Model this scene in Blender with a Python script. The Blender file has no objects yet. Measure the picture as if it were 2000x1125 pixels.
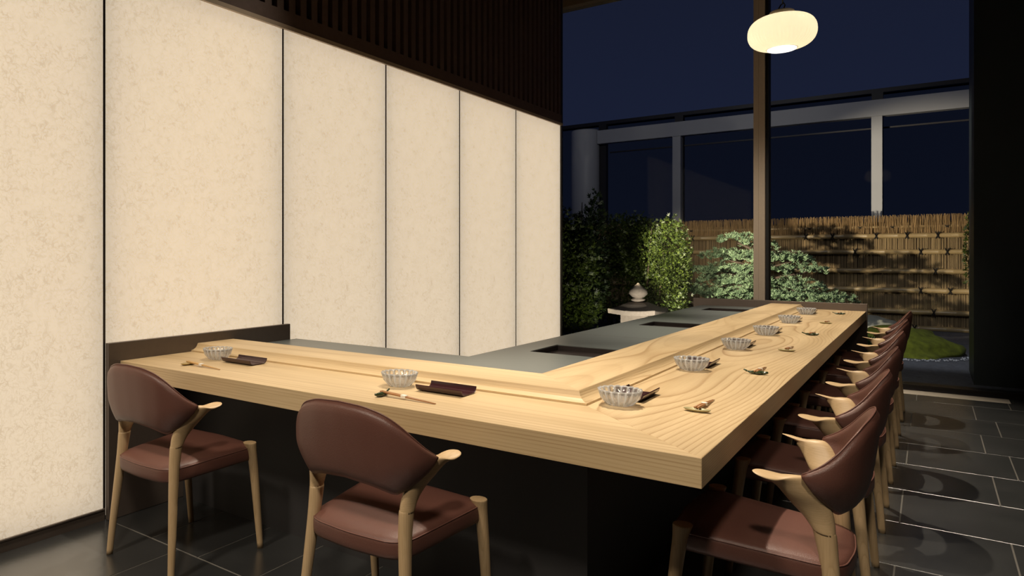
import bpy, bmesh, math, random
from mathutils import Vector, Matrix
random.seed(7)
PI = math.pi
S = bpy.context.scene
C = S.collection

# ------------------------------------------------------------------ camera
cam_d = bpy.data.cameras.new('camera')
cam = bpy.data.objects.new('camera', cam_d)
C.objects.link(cam)
cam.location = (0, 0, 1.26)
cam.rotation_euler = (PI/2, 0, math.radians(39.406))
cam_d.sensor_fit = 'HORIZONTAL'
cam_d.sensor_width = 36.0
cam_d.lens = 1382.7/2000*36.0
cam_d.shift_x = 0.16
cam_d.shift_y = -0.03275
cam_d.clip_end = 300
S.camera = cam

# ------------------------------------------------------------------ colour management, world
S.view_settings.view_transform = 'Standard'
S.view_settings.look = 'None'
S.view_settings.gamma = 1.0
S.view_settings.use_curve_mapping = False
S.view_settings.exposure = 0.0
S.cycles.max_bounces = 8
S.cycles.transparent_max_bounces = 24
S.cycles.caustics_reflective = False
S.cycles.sample_clamp_indirect = 4.0

W = bpy.data.worlds.new('night_sky')
S.world = W
W.use_nodes = True
wn, wl = W.node_tree.nodes, W.node_tree.links
bg = wn['Background']
tc = wn.new('ShaderNodeTexCoord'); sp = wn.new('ShaderNodeSeparateXYZ')
rp = wn.new('ShaderNodeValToRGB')
wl.new(tc.outputs['Generated'], sp.inputs[0]); wl.new(sp.outputs['Z'], rp.inputs[0]); wl.new(rp.outputs[0], bg.inputs['Color'])
rp.color_ramp.elements[0].position = 0.0; rp.color_ramp.elements[0].color = (.0120, .0165, .040, 1)
rp.color_ramp.elements[1].position = 0.5; rp.color_ramp.elements[1].color = (.0085, .0105, .0225, 1)
bg.inputs['Strength'].default_value = 1.0

# ------------------------------------------------------------------ lights
def spot(name, loc, target, power, angle, size=.03, color=(1, .86, .66), blend=.5):
    d = bpy.data.lights.new(name, 'SPOT')
    d.energy = power; d.spot_size = math.radians(angle); d.shadow_soft_size = size
    d.color = color; d.spot_blend = blend
    o = bpy.data.objects.new(name, d); C.objects.link(o)
    o.location = loc
    o.rotation_euler = (Vector(target)-Vector(loc)).to_track_quat('-Z', 'Y').to_euler()
    return o
WARM = (1, .87, .69)
for i, (lx, ly, tx, ty, pw, ang) in enumerate([
        (-2.55, 3.35, -2.45, 2.15, 310, 40), (-1.45, 3.45, -1.35, 2.15, 300, 40),
        (-1.50, 3.60, -.74, 3.0, 700, 42), (-1.50, 5.60, -.74, 5.2, 740, 46),
        (-1.50, 7.30, -.66, 7.1, 650, 40)]):
    spot('ceiling_spot', (lx, ly, 4.45), (tx, ty, .75), pw, ang, .035, WARM, .9)
for loc, tgt, pw, ang in (((-1.9, -1.3, 4.6), (-1.9, 1.7, .5), 420, 62), ((.3, -.9, 4.6), (-.6, 2.0, .4), 420, 62), ((1.3, 4.6, 4.6), (.35, 5.2, 0), 110, 75), ((-.7, 3.2, 4.6), (-1.2, 8.2, .9), 620, 32)):  # last two added to brighten the right floor, far upstand and mullion
    spot('room_fill_spot', loc, tgt, pw, ang, .22, (1, .87, .70), .8)
# garden lights, with some added fill spots
spot('garden_and_fill_spot', (-3.75, 9.2, 1.34), (-1.50, 14.6, 1.22), 2300, 41, .05, (1, .84, .60), .45)
spot('garden_and_fill_spot', (-2.75, 9.15, .12), (-3.25, 10.6, .65), 90, 60, .04, (1, .90, .74), .6)
spot('garden_and_fill_spot', (-2.30, 9.25, 1.9), (-3.15, 15.4, 1.0), 650, 27, .05, (1, .84, .60), .5)  # extra lamp added to brighten the left end of the fence
spot('garden_and_fill_spot', (-3.45, 9.15, .25), (-4.25, 10.7, 1.15), 42, 66, .05, (1, .90, .60), .6)  # added to lift the dark shrub beside the wall end
spot('garden_and_fill_spot', (-3.62, 10.9, .10), (-4.3, 13.2, 1.3), 30, 60, .05, (1, .90, .60), .6)  # small lamp added to bring up the middle shrub
spot('garden_and_fill_spot', (-3.55, 11.15, .10), (-2.0, 13.2, .70), 150, 58, .04, (1, .93, .60), .6)
spot('garden_and_fill_spot', (-3.0, 10.5, 4.6), (-2.6, 17.0, 4.1), 150, 110, .2, (1, .95, .92), .6)  # unseen floodlight added to brighten the white beam
spot('garden_and_fill_spot', (-.2, 9.3, 3.6), (-.1, 12.4, 0), 210, 62, .1, (.95, .95, .95), .6)

# ------------------------------------------------------------------ material helpers
def newmat(name):
    m = bpy.data.materials.new(name); m.use_nodes = True
    return m, m.node_tree.nodes, m.node_tree.links, m.node_tree.nodes['Principled BSDF']
def rgba(c): return (c[0], c[1], c[2], 1)
def simple(name, col, rough=.5, metal=0., ior=None, noise=0., nscale=20., bump=0., bscale=80., coords='Object', coat=0.):
    m, n, l, b = newmat(name)
    b.inputs['Base Color'].default_value = rgba(col)
    b.inputs['Roughness'].default_value = rough
    b.inputs['Metallic'].default_value = metal
    if ior: b.inputs['IOR'].default_value = ior
    if coat: b.inputs['Coat Weight'].default_value = coat; b.inputs['Coat Roughness'].default_value = .08
    t = n.new('ShaderNodeTexCoord')
    if noise:
        nz = n.new('ShaderNodeTexNoise'); nz.inputs['Scale'].default_value = nscale; nz.inputs['Detail'].default_value = 5
        l.new(t.outputs[coords], nz.inputs['Vector'])
        mx = n.new('ShaderNodeMix'); mx.data_type = 'RGBA'
        mx.inputs[6].default_value = rgba([c*(1-noise) for c in col]); mx.inputs[7].default_value = rgba([min(1, c*(1+noise)) for c in col])
        l.new(nz.outputs['Fac'], mx.inputs[0]); l.new(mx.outputs[2], b.inputs['Base Color'])
    if bump:
        nb = n.new('ShaderNodeTexNoise'); nb.inputs['Scale'].default_value = bscale; nb.inputs['Detail'].default_value = 4
        l.new(t.outputs[coords], nb.inputs['Vector'])
        bp = n.new('ShaderNodeBump'); bp.inputs['Strength'].default_value = bump; bp.inputs['Distance'].default_value = .002
        l.new(nb.outputs['Fac'], bp.inputs['Height']); l.new(bp.outputs['Normal'], b.inputs['Normal'])
    return m

def wood(name, light, dark, along='Y', center=0., freq=120., h=.10, hamp=.22, hscale=.9, rough=.45, phase=0., contrast=.8, zoff=0.):
    """sawn board: the rings of a log cut lengthwise, wandering along the board"""
    m, n, l, b = newmat(name)
    t = n.new('ShaderNodeTexCoord'); s = n.new('ShaderNodeSeparateXYZ'); l.new(t.outputs['Object'], s.inputs[0])
    A = {'Y': 'X', 'X': 'Y', 'Z': 'X'}[along]; D = {'Y': 'Z', 'X': 'Z', 'Z': 'Y'}[along]
    def math_(op, a, c=None):
        q = n.new('ShaderNodeMath'); q.operation = op
        for k, v in enumerate((a, c)):
            if v is None: continue
            if isinstance(v, (int, float)): q.inputs[k].default_value = v
            else: l.new(v, q.inputs[k])
        return q.outputs[0]
    def noise(x, y, z, detail=2.):
        cb = n.new('ShaderNodeCombineXYZ')
        for k, v in enumerate((x, y, z)):
            if isinstance(v, (int, float)): cb.inputs[k].default_value = v
            else: l.new(v, cb.inputs[k])
        q = n.new('ShaderNodeTexNoise'); q.inputs['Scale'].default_value = 1; q.inputs['Detail'].default_value = detail
        l.new(cb.outputs[0], q.inputs['Vector']); return q.outputs['Fac']
    a_, b_, d_ = s.outputs[A], s.outputs[along], s.outputs[D]
    n1 = noise(math_('MULTIPLY', b_, hscale), phase, 3.1, .6)
    n2 = noise(math_('MULTIPLY', a_, 4.), math_('MULTIPLY', b_, .9), phase+5, 3.)
    n3 = noise(math_('MULTIPLY', b_, .8), phase+9, 7., 1.)
    ac = math_('ADD', math_('SUBTRACT', a_, center), math_('MULTIPLY', math_('SUBTRACT', n3, .5), .07))
    ac = math_('ADD', ac, math_('MULTIPLY', math_('SUBTRACT', n2, .5), .016))
    hh = math_('ADD', math_('MULTIPLY', math_('SUBTRACT', n1, .5), hamp), h)
    hh = math_('ADD', hh, math_('SUBTRACT', d_, zoff))
    r = math_('SQRT', math_('ADD', math_('MULTIPLY', ac, ac), math_('MULTIPLY', hh, hh)))
    ring = math_('FRACT', math_('MULTIPLY', r, freq))
    fib = noise(math_('MULTIPLY', a_, 260.), math_('MULTIPLY', b_, 5.), math_('MULTIPLY', d_, 260.), 2.)
    big = noise(math_('MULTIPLY', a_, 9.), math_('MULTIPLY', b_, .7), phase+2, 3.)
    cr = n.new('ShaderNodeValToRGB'); e = cr.color_ramp.elements
    mid = [light[k]*(1-.30*contrast)+dark[k]*.30*contrast for k in range(3)]
    dk = [light[k]*(1-contrast)+dark[k]*contrast for k in range(3)]
    e[0].position = 0; e[0].color = rgba(light); e[1].position = 1; e[1].color = rgba(light)
    for p_, c_ in ((.45, light), (.72, mid), (.90, dk)):
        x = e.new(p_); x.color = rgba(c_)
    l.new(ring, cr.inputs[0])
    irr = noise(math_('MULTIPLY', r, freq*.55), math_('MULTIPLY', b_, .35), phase+11, 2.)
    mr_ = n.new('ShaderNodeMapRange'); mr_.inputs['From Min'].default_value = .32; mr_.inputs['From Max'].default_value = .62
    mr_.inputs['To Min'].default_value = .12; mr_.inputs['To Max'].default_value = 1.0; l.new(irr, mr_.inputs[0])
    mi = n.new('ShaderNodeMix'); mi.data_type = 'RGBA'; mi.inputs[6].default_value = rgba(light)
    l.new(mr_.outputs[0], mi.inputs[0]); l.new(cr.outputs[0], mi.inputs[7])
    mx = n.new('ShaderNodeMix'); mx.data_type = 'RGBA'; mx.blend_type = 'MULTIPLY'; mx.inputs[0].default_value = 1
    cr2 = n.new('ShaderNodeValToRGB'); e = cr2.color_ramp.elements
    e[0].position = .3; e[0].color = (.84, .80, .74, 1); e[1].position = .7; e[1].color = (1.04, 1.03, 1.02, 1)
    l.new(big, cr2.inputs[0]); l.new(mi.outputs[2], mx.inputs[6]); l.new(cr2.outputs[0], mx.inputs[7])
    mx2 = n.new('ShaderNodeMix'); mx2.data_type = 'RGBA'; mx2.blend_type = 'MULTIPLY'; mx2.inputs[0].default_value = 1
    cr3 = n.new('ShaderNodeValToRGB'); e = cr3.color_ramp.elements
    e[0].position = .25; e[0].color = (.90, .88, .84, 1); e[1].position = .6; e[1].color = (1, 1, 1, 1)
    l.new(fib, cr3.inputs[0]); l.new(mx.outputs[2], mx2.inputs[6]); l.new(cr3.outputs[0], mx2.inputs[7])
    l.new(mx2.outputs[2], b.inputs['Base Color'])
    b.inputs['Roughness'].default_value = rough
    return m

HL, HD = (.62, .472, .280), (.34, .20, .085)
M = {}
M['top_side'] = wood('hinoki_side', HL, HD, 'Y', .24, 160, .03, .12, .6, .42, 1.3, .80, .0)
M['top_front'] = wood('hinoki_front', HL, HD, 'X', -.10, 100, .10, .06, .4, .42, 4.7, .6, .0)
M['ledge_side'] = wood('hinoki_ledge_side', HL, HD, 'Y', -.02, 145, .03, .10, .6, .42, 8.2, .6, .0)
M['ledge_front'] = wood('hinoki_ledge_front', HL, HD, 'X', .25, 110, .10, .08, .5, .42, 12.2, .5, .0)
M['oak'] = wood('oak_frame', (.58, .42, .245), (.42, .29, .15), 'Z', .3, 160, .08, .1, 2, .45, 2.2, .6)
M['oak_arm'] = wood('oak_arm', (.62, .45, .26), (.48, .33, .17), 'Y', .3, 150, .08, .1, 2, .45, 3.2, .5)
M['leather'] = simple('leather', (.128, .054, .040), .42, noise=.10, nscale=6, bump=.35, bscale=420)
M['piping'] = simple('leather_piping', (.16, .072, .055), .38)
M['kick'] = simple('dark_board', (.030, .028, .029), .62, noise=.15, nscale=160)
M['plate'] = simple('bronze_plate', (.125, .098, .082), .42, .2, noise=.1, nscale=30)
M['worktop'] = simple('stone_worktop', (.135, .150, .145), .36, ior=1.6, noise=.08, nscale=60)
M['sink'] = simple('sink_metal', (.035, .026, .024), .45, .4, noise=.3, nscale=60)
M['grout'] = simple('grout', (.13, .12, .105), .8, noise=.2, nscale=40)
M['slat'] = simple('dark_slat', (.105, .070, .060), .6, noise=.25, nscale=30)
M['slat_back'] = simple('slat_backing', (.006, .005, .0055), .8)
M['bronze'] = simple('bronze', (.50, .41, .32), .5, .1, noise=.08, nscale=40)
M['bronze_dark'] = simple('bronze_dark', (.030, .024, .020), .4, .3)
M['strip'] = simple('stone_strip', (.66, .58, .47), .7, noise=.2, nscale=25)
M['black'] = simple('black', (.006, .006, .007), .6)
M['pillar'] = simple('pillar', (.0125, .015, .013), .5, noise=.15, nscale=12)
M['wall'] = simple('dark_wall', (.03, .027, .025), .8)
M['gold'] = simple('gold_glaze', (.46, .34, .14), .22, .5, noise=.25, nscale=120)
M['beige'] = simple('beige_glaze', (.36, .31, .16), .28, .15, noise=.25, nscale=90)
M['green'] = simple('green_glaze', (.030, .045, .018), .12, .0, noise=.6, nscale=140, coat=.6)
M['lacquer'] = simple('lacquer', (.035, .008, .010), .25, coat=.3)
M['stick'] = simple('chopstick', (.36, .17, .065), .45, noise=.2, nscale=60)
M['stick_light'] = simple('chopstick_light', (.56, .34, .13), .45, noise=.2, nscale=60)
M['paper'] = simple('paper', (.75, .72, .66), .8)
M['cord'] = simple('cord', (.004, .004, .004), .5)
M['cap'] = simple('lamp_cap', (.52, .43, .32), .5)
M['bark'] = simple('bark', (.050, .034, .022), .85, noise=.4, nscale=30, bump=.6, bscale=40)
M['stone'] = simple('granite', (.36, .30, .24), .85, noise=.25, nscale=40, bump=.5, bscale=60)
M['rock'] = simple('rock', (.26, .26, .22), .85, noise=.4, nscale=9, bump=.8, bscale=20)
M['gravel'] = simple('gravel', (.085, .088, .105), .8, noise=.85, nscale=26, bump=1., bscale=60)
M['pebble'] = simple('pebbles', (.45, .46, .50), .7, noise=.3, nscale=20)
M['moss'] = simple('moss', (.13, .15, .010), .95, noise=.95, nscale=12, bump=1., bscale=60)
M['tie'] = simple('black_twine', (.012, .009, .007), .9)
M['beam'] = simple('white_paint', (.46, .46, .48), .5, noise=.05, nscale=2)
M['facade'] = None
M['facade_cap'] = simple('facade_cap', (.020, .018, .022), .5)
M['infill'] = simple('dark_infill', (.02, .016, .012), .95, noise=.5, nscale=20)

def tile_mat():
    m, n, l, b = newmat('floor_tile')
    t = n.new('ShaderNodeTexCoord'); nz = n.new('ShaderNodeTexNoise'); nz.inputs['Scale'].default_value = 3.5; nz.inputs['Detail'].default_value = 8
    l.new(t.outputs['Object'], nz.inputs['Vector'])
    cr = n.new('ShaderNodeValToRGB'); e = cr.color_ramp.elements
    e[0].position = .3; e[0].color = (.027, .0285, .029, 1); e[1].position = .72; e[1].color = (.044, .045, .045, 1)
    l.new(nz.outputs['Fac'], cr.inputs[0]); l.new(cr.outputs[0], b.inputs['Base Color'])
    b.inputs['Roughness'].default_value = .27; b.inputs['IOR'].default_value = 2.6
    n2 = n.new('ShaderNodeTexNoise'); n2.inputs['Scale'].default_value = 30; n2.inputs['Detail'].default_value = 5
    l.new(t.outputs['Object'], n2.inputs['Vector'])
    bp = n.new('ShaderNodeBump'); bp.inputs['Strength'].default_value = .12; bp.inputs['Distance'].default_value = .004
    l.new(n2.outputs['Fac'], bp.inputs['Height']); l.new(bp.outputs[0], b.inputs['Normal'])
    return m
M['tile'] = tile_mat()

def washi_mat():
    m, n, l, b = newmat('washi_panel')
    t = n.new('ShaderNodeTexCoord')
    mp = n.new('ShaderNodeMapping'); mp.inputs['Scale'].default_value = (1, 1, 1)
    l.new(t.outputs['Object'], mp.inputs[0])
    w = n.new('ShaderNodeTexNoise'); w.inputs['Scale'].default_value = 30; w.inputs['Detail'].default_value = .5; w.inputs['Distortion'].default_value = .8
    l.new(mp.outputs[0], w.inputs['Vector'])
    # thin fibres where two noises cross their mean
    def line(src, width):
        a = n.new('ShaderNodeMath'); a.operation = 'SUBTRACT'; l.new(src, a.inputs[0]); a.inputs[1].default_value = .5
        c = n.new('ShaderNodeMath'); c.operation = 'ABSOLUTE'; l.new(a.outputs[0], c.inputs[0])
        r = n.new('ShaderNodeMapRange'); r.inputs['From Min'].default_value = 0; r.inputs['From Max'].default_value = width
        r.inputs['To Min'].default_value = 1; r.inputs['To Max'].default_value = 0; l.new(c.outputs[0], r.inputs[0]); return r.outputs[0]
    w2 = n.new('ShaderNodeTexNoise'); w2.inputs['Scale'].default_value = 46; w2.inputs['Detail'].default_value = .5; w2.inputs['Distortion'].default_value = 2.0
    l.new(mp.outputs[0], w2.inputs['Vector'])
    mxx = n.new('ShaderNodeMath'); mxx.operation = 'MAXIMUM'; l.new(line(w.outputs['Fac'], .045), mxx.inputs[0]); l.new(line(w2.outputs['Fac'], .055), mxx.inputs[1])
    big = n.new('ShaderNodeTexNoise'); big.inputs['Scale'].default_value = 9; big.inputs['Detail'].default_value = 1; l.new(t.outputs['Object'], big.inputs['Vector'])
    mul = n.new('ShaderNodeMath'); mul.operation = 'MULTIPLY'; l.new(mxx.outputs[0], mul.inputs[0]); l.new(big.outputs['Fac'], mul.inputs[1])
    mx = n.new('ShaderNodeMix'); mx.data_type = 'RGBA'; mx.inputs[6].default_value = (.775, .655, .500, 1); mx.inputs[7].default_value = (.36, .26, .15, 1)
    mr = n.new('ShaderNodeMapRange'); mr.inputs['To Min'].default_value = 0; mr.inputs['To Max'].default_value = .34
    mr.inputs['From Min'].default_value = 0; mr.inputs['From Max'].default_value = .50; l.new(mul.outputs[0], mr.inputs[0]); l.new(mr.outputs[0], mx.inputs[0])
    b.inputs['Base Color'].default_value = (.10, .09, .07, 1); b.inputs['Roughness'].default_value = .7
    b.inputs['Specular IOR Level'].default_value = .1
    l.new(mx.outputs[2], b.inputs['Emission Color']); b.inputs['Emission Strength'].default_value = .60
    o_ = n['Material Output']; tl = n.new('ShaderNodeBsdfTranslucent'); ad = n.new('ShaderNodeAddShader')
    l.new(mx.outputs[2], tl.inputs[0]); l.new(b.outputs[0], ad.inputs[0]); l.new(tl.outputs[0], ad.inputs[1]); l.new(ad.outputs[0], o_.inputs[0])
    return m
M['washi'] = washi_mat()
M['board'] = None

def lamp_mat(name, col, st):
    m, n, l, b = newmat(name)
    b.inputs['Base Color'].default_value = (.3, .28, .22, 1)
    b.inputs['Emission Color'].default_value = rgba(col); b.inputs['Emission Strength'].default_value = st
    b.inputs['Roughness'].default_value = .3
    return m
M['board'] = lamp_mat('light_board', (1, .97, .92), .26)
M['shade'] = lamp_mat('lamp_shade', (1, .88, .64), .27)
_n, _l = M['shade'].node_tree.nodes, M['shade'].node_tree.links
_tl = _n.new('ShaderNodeBsdfTranslucent'); _tl.inputs[0].default_value = (.85, .80, .66, 1); _ad = _n.new('ShaderNodeAddShader')
_l.new(_n['Principled BSDF'].outputs[0], _ad.inputs[0]); _l.new(_tl.outputs[0], _ad.inputs[1]); _l.new(_ad.outputs[0], _n['Material Output'].inputs[0])
M['opening'] = lamp_mat('lamp_diffuser', (1, .96, .86), 2.2)

def clear_mat(name, gloss, tint, rough=.0, fres=False):
    m = bpy.data.materials.new(name); m.use_nodes = True
    n, l = m.node_tree.nodes, m.node_tree.links
    n.clear()
    o = n.new('ShaderNodeOutputMaterial'); mx = n.new('ShaderNodeMixShader')
    tr = n.new('ShaderNodeBsdfTransparent'); gl = n.new('ShaderNodeBsdfGlossy')
    tr.inputs[0].default_value = rgba(tint); gl.inputs['Roughness'].default_value = rough
    if fres:
        lw = n.new('ShaderNodeLayerWeight'); lw.inputs[0].default_value = .55
        mr = n.new('ShaderNodeMapRange'); mr.inputs['To Min'].default_value = gloss; mr.inputs['To Max'].default_value = .30
        l.new(lw.outputs['Facing'], mr.inputs[0]); l.new(mr.outputs[0], mx.inputs[0])
    else: mx.inputs[0].default_value = gloss
    body = tr.outputs[0]
    if fres:
        df = n.new('ShaderNodeBsdfGlass'); df.inputs['Color'].default_value = (1, 1, 1, 1); df.inputs['IOR'].default_value = 1.5; df.inputs['Roughness'].default_value = .0
        m2 = n.new('ShaderNodeMixShader'); m2.inputs[0].default_value = .70
        l.new(tr.outputs[0], m2.inputs[1]); l.new(df.outputs[0], m2.inputs[2])
        # white lines between the flutes and on the rim, painted in for bright glints
        tcx = n.new('ShaderNodeTexCoord'); sx = n.new('ShaderNodeSeparateXYZ'); l.new(tcx.outputs['Object'], sx.inputs[0])
        def mm(op, a, b_=None):
            q = n.new('ShaderNodeMath'); q.operation = op
            for k, v in enumerate((a, b_)):
                if v is None: continue
                if isinstance(v, (int, float)): q.inputs[k].default_value = v
                else: l.new(v, q.inputs[k])
            return q.outputs[0]
        an = mm('ARCTAN2', sx.outputs['Y'], sx.outputs['X'])
        rg = mm('POWER', mm('ABSOLUTE', mm('SINE', mm('MULTIPLY', an, 9.))), 7.)
        rim = mm('GREATER_THAN', sx.outputs['Z'], .0495)
        fc = mm('MINIMUM', mm('ADD', mm('ADD', mm('MULTIPLY', rg, .55), mm('MULTIPLY', rim, .35)), .06), .8)
        dd = n.new('ShaderNodeBsdfDiffuse'); dd.inputs[0].default_value = (.86, .87, .88, 1)
        tt = n.new('ShaderNodeBsdfTranslucent'); tt.inputs[0].default_value = (.86, .87, .88, 1)
        m4 = n.new('ShaderNodeMixShader'); l.new(dd.outputs[0], m4.inputs[1]); l.new(tt.outputs[0], m4.inputs[2])
        m3 = n.new('ShaderNodeMixShader'); l.new(fc, m3.inputs[0]); l.new(m2.outputs[0], m3.inputs[1]); l.new(m4.outputs[0], m3.inputs[2])
        body = m3.outputs[0]
    l.new(body, mx.inputs[1]); l.new(gl.outputs[0], mx.inputs[2]); l.new(mx.outputs[0], o.inputs[0])
    return m
M['facade'] = clear_mat('facade_glass', .0, (.58, .58, .56), .3)
M['pane'] = clear_mat('window_glass', .003, (.93, .95, .97))
M['glass'] = clear_mat('cut_glass', .04, (.99, .99, .99), .03, True)

def leaf_mat(name, c1, c2, rough=.55, trans=.25):
    m, n, l, b = newmat(name)
    g = n.new('ShaderNodeNewGeometry')
    mx = n.new('ShaderNodeMix'); mx.data_type = 'RGBA'; mx.inputs[6].default_value = rgba(c1); mx.inputs[7].default_value = rgba(c2)
    l.new(g.outputs['Random Per Island'], mx.inputs[0]); l.new(mx.outputs[2], b.inputs['Base Color'])
    b.inputs['Roughness'].default_value = rough
    return m
M['leaf'] = leaf_mat('cypress_leaf', (.008, .019, .003), (.055, .080, .007))
M['leaf_dark'] = leaf_mat('cypress_leaf_dark', (.006, .014, .004), (.022, .042, .009))
M['needle'] = leaf_mat('pine_needle', (.045, .085, .045), (.21, .30, .165))
_n, _l = M['needle'].node_tree.nodes, M['needle'].node_tree.links
_t = _n.new('ShaderNodeTexCoord'); _z = _n.new('ShaderNodeTexVoronoi'); _z.inputs['Scale'].default_value = 13; _l.new(_t.outputs['Object'], _z.inputs['Vector'])
_m = [q for q in _n if q.type == 'MIX'][0]; _l.new(_z.outputs['Color'], _m.inputs[0])
M['bamboo'] = simple('bamboo_pole', (.30, .215, .105), .35, noise=.25, nscale=6)
M['twig'] = leaf_mat('bamboo_twig', (.18, .125, .065), (.38, .275, .145), .7)
M['brush'] = leaf_mat('brush_twig', (.17, .105, .045), (.40, .26, .12), .8)

# ------------------------------------------------------------------ mesh helpers
def obj(name, bm, mat, parent=None, smooth=False, at=None):
    me = bpy.data.meshes.new(name)
    bmesh.ops.recalc_face_normals(bm, faces=bm.faces) if len(bm.faces) < 20000 else None
    bm.to_mesh(me); bm.free()
    for m_ in (mat if isinstance(mat, (list, tuple)) else [mat]): me.materials.append(m_)
    if smooth:
        for p in me.polygons: p.use_smooth = True
    o = bpy.data.objects.new(name, me); C.objects.link(o)
    if parent: o.parent = parent
    if at: o.location = at
    return o
def raw(name, verts, faces, mat, parent=None, smooth=False, mats=None):
    me = bpy.data.meshes.new(name); me.from_pydata(verts, [], faces); me.update()
    for m_ in (mat if isinstance(mat, (list, tuple)) else [mat]): me.materials.append(m_)
    if mats:
        for p, k in zip(me.polygons, mats): p.material_index = k
    if smooth:
        for p in me.polygons: p.use_smooth = True
    o = bpy.data.objects.new(name, me); C.objects.link(o)
    if parent: o.parent = parent
    return o
def tag(o, label=None, cat=None, group=None, kind=None):
    if label: o['label'] = label
    if cat: o['category'] = cat
    if group: o['group'] = group
    if kind: o['kind'] = kind
    return o
def thing(name, loc, label, cat, group=None, rz=0.):
    o = bpy.data.objects.new(name, None); C.objects.link(o)
    o.location = loc; o.rotation_euler = (0, 0, rz); o.empty_display_size = .1
    return tag(o, label, cat, group)
def structure(name, bm, mat, **k):
    return tag(obj(name, bm, mat, **k), kind='structure')
def box(bm, x0, x1, y0, y1, z0, z1, bev=0.):
    vs = [bm.verts.new((x, y, z)) for x in (x0, x1) for y in (y0, y1) for z in (z0, z1)]
    fs = []
    for q in ((0, 1, 3, 2), (4, 6, 7, 5), (0, 4, 5, 1), (2, 3, 7, 6), (0, 2, 6, 4), (1, 5, 7, 3)):
        fs.append(bm.faces.new([vs[i] for i in q]))
    if bev:
        es = list({e for f in fs for e in f.edges})
        bmesh.ops.bevel(bm, geom=es, offset=bev, segments=2, affect='EDGES', profile=.5)
def B(*boxes, bev=0.):
    bm = bmesh.new()
    for b_ in boxes: box(bm, *b_, bev=bev)
    return bm
def rings(bm, R, cap0=True, cap1=True, close=False):
    """skin a list of vertex rings"""
    V = [[bm.verts.new(p) for p in r] for r in R]
    n_ = len(V[0])
    for i in range(len(V)-1 + (1 if close else 0)):
        a_, b_ = V[i], V[(i+1) % len(V)]
        for k in range(n_):
            bm.faces.new((a_[k], a_[(k+1) % n_], b_[(k+1) % n_], b_[k]))
    if not close:
        if cap0: bm.faces.new(V[0][::-1])
        if cap1: bm.faces.new(V[-1])
def loft(secs, n_=14, power=1.0):
    """secs: (centre, A, B) ellipse half axes"""
    bm = bmesh.new(); R = []
    for c_, A_, B_ in secs:
        c_, A_, B_ = Vector(c_), Vector(A_), Vector(B_)
        r = []
        for k in range(n_):
            t = 2*PI*k/n_
            ca, sa = math.cos(t), math.sin(t)
            if power != 1: ca = math.copysign(abs(ca)**power, ca); sa = math.copysign(abs(sa)**power, sa)
            r.append(c_+A_*ca+B_*sa)
        R.append(r)
    rings(bm, R); return bm
def catmull(P, sub=4):
    """smooth the section table"""
    out = []
    n_ = len(P)
    for i in range(n_-1):
        p0, p1, p2, p3 = P[max(i-1, 0)], P[i], P[i+1], P[min(i+2, n_-1)]
        for s in range(sub):
            t = s/sub
            row = []
            for a0, a1, a2, a3 in zip(p0, p1, p2, p3):
                a0, a1, a2, a3 = map(Vector, (a0, a1, a2, a3))
                row.append(.5*((2*a1)+(-a0+a2)*t+(2*a0-5*a1+4*a2-a3)*t*t+(-a0+3*a1-3*a2+a3)*t**3))
            out.append(row)
    out.append([Vector(v) for v in P[-1]])
    return out
def tube(bm, pts, r, n_=8, close=False):
    pts = [Vector(p) for p in pts]; R = []
    N = len(pts); up = Vector((0, 0, 1))
    rr = r if isinstance(r, (list, tuple)) else [r]*N
    prev = None
    for i, p in enumerate(pts):
        t = (pts[(i+1) % N]-pts[i-1]) if close else (pts[min(i+1, N-1)]-pts[max(i-1, 0)])
        t.normalize()
        a_ = t.cross(up)
        if a_.length < .05: a_ = t.cross(Vector((1, 0, 0)))
        a_.normalize()
        if prev is not None and a_.dot(prev) < 0: a_ = -a_
        prev = a_
        b_ = t.cross(a_)
        R.append([p+(a_*math.cos(2*PI*k/n_)+b_*math.sin(2*PI*k/n_))*rr[i] for k in range(n_)])
    rings(bm, R, close=close)
def lathe(bm, prof, n_=32, mod=None):
    """prof: (r, z) list"""
    R = []
    for i, (r, z) in enumerate(prof):
        ring = []
        for k in range(n_):
            t = 2*PI*k/n_
            q = mod(t, i) if mod else (1, 0)
            ring.append((r*q[0]*math.cos(t), r*q[0]*math.sin(t), z+q[1]))
        R.append(ring)
    rings(bm, R)
def blob(bm, c, r, seed=0, amp=.12, sub=3, freq=2.):
    from mathutils import noise as nz
    t = bmesh.new(); bmesh.ops.create_icosphere(t, subdivisions=sub, radius=1)
    m_ = {}
    for v in t.verts:
        d = 1+amp*nz.noise(v.co*freq+Vector((seed*3.1, seed, 0)))*2
        m_[v] = bm.verts.new((c[0]+v.co.x*r[0]*d, c[1]+v.co.y*r[1]*d, c[2]+v.co.z*r[2]*d))
    for f in t.faces: bm.faces.new([m_[v] for v in f.verts])
    t.free()

# ------------------------------------------------------------------ room shell
XW = -3.03          # lit wall plane
YG = 8.72           # glass plane
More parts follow.
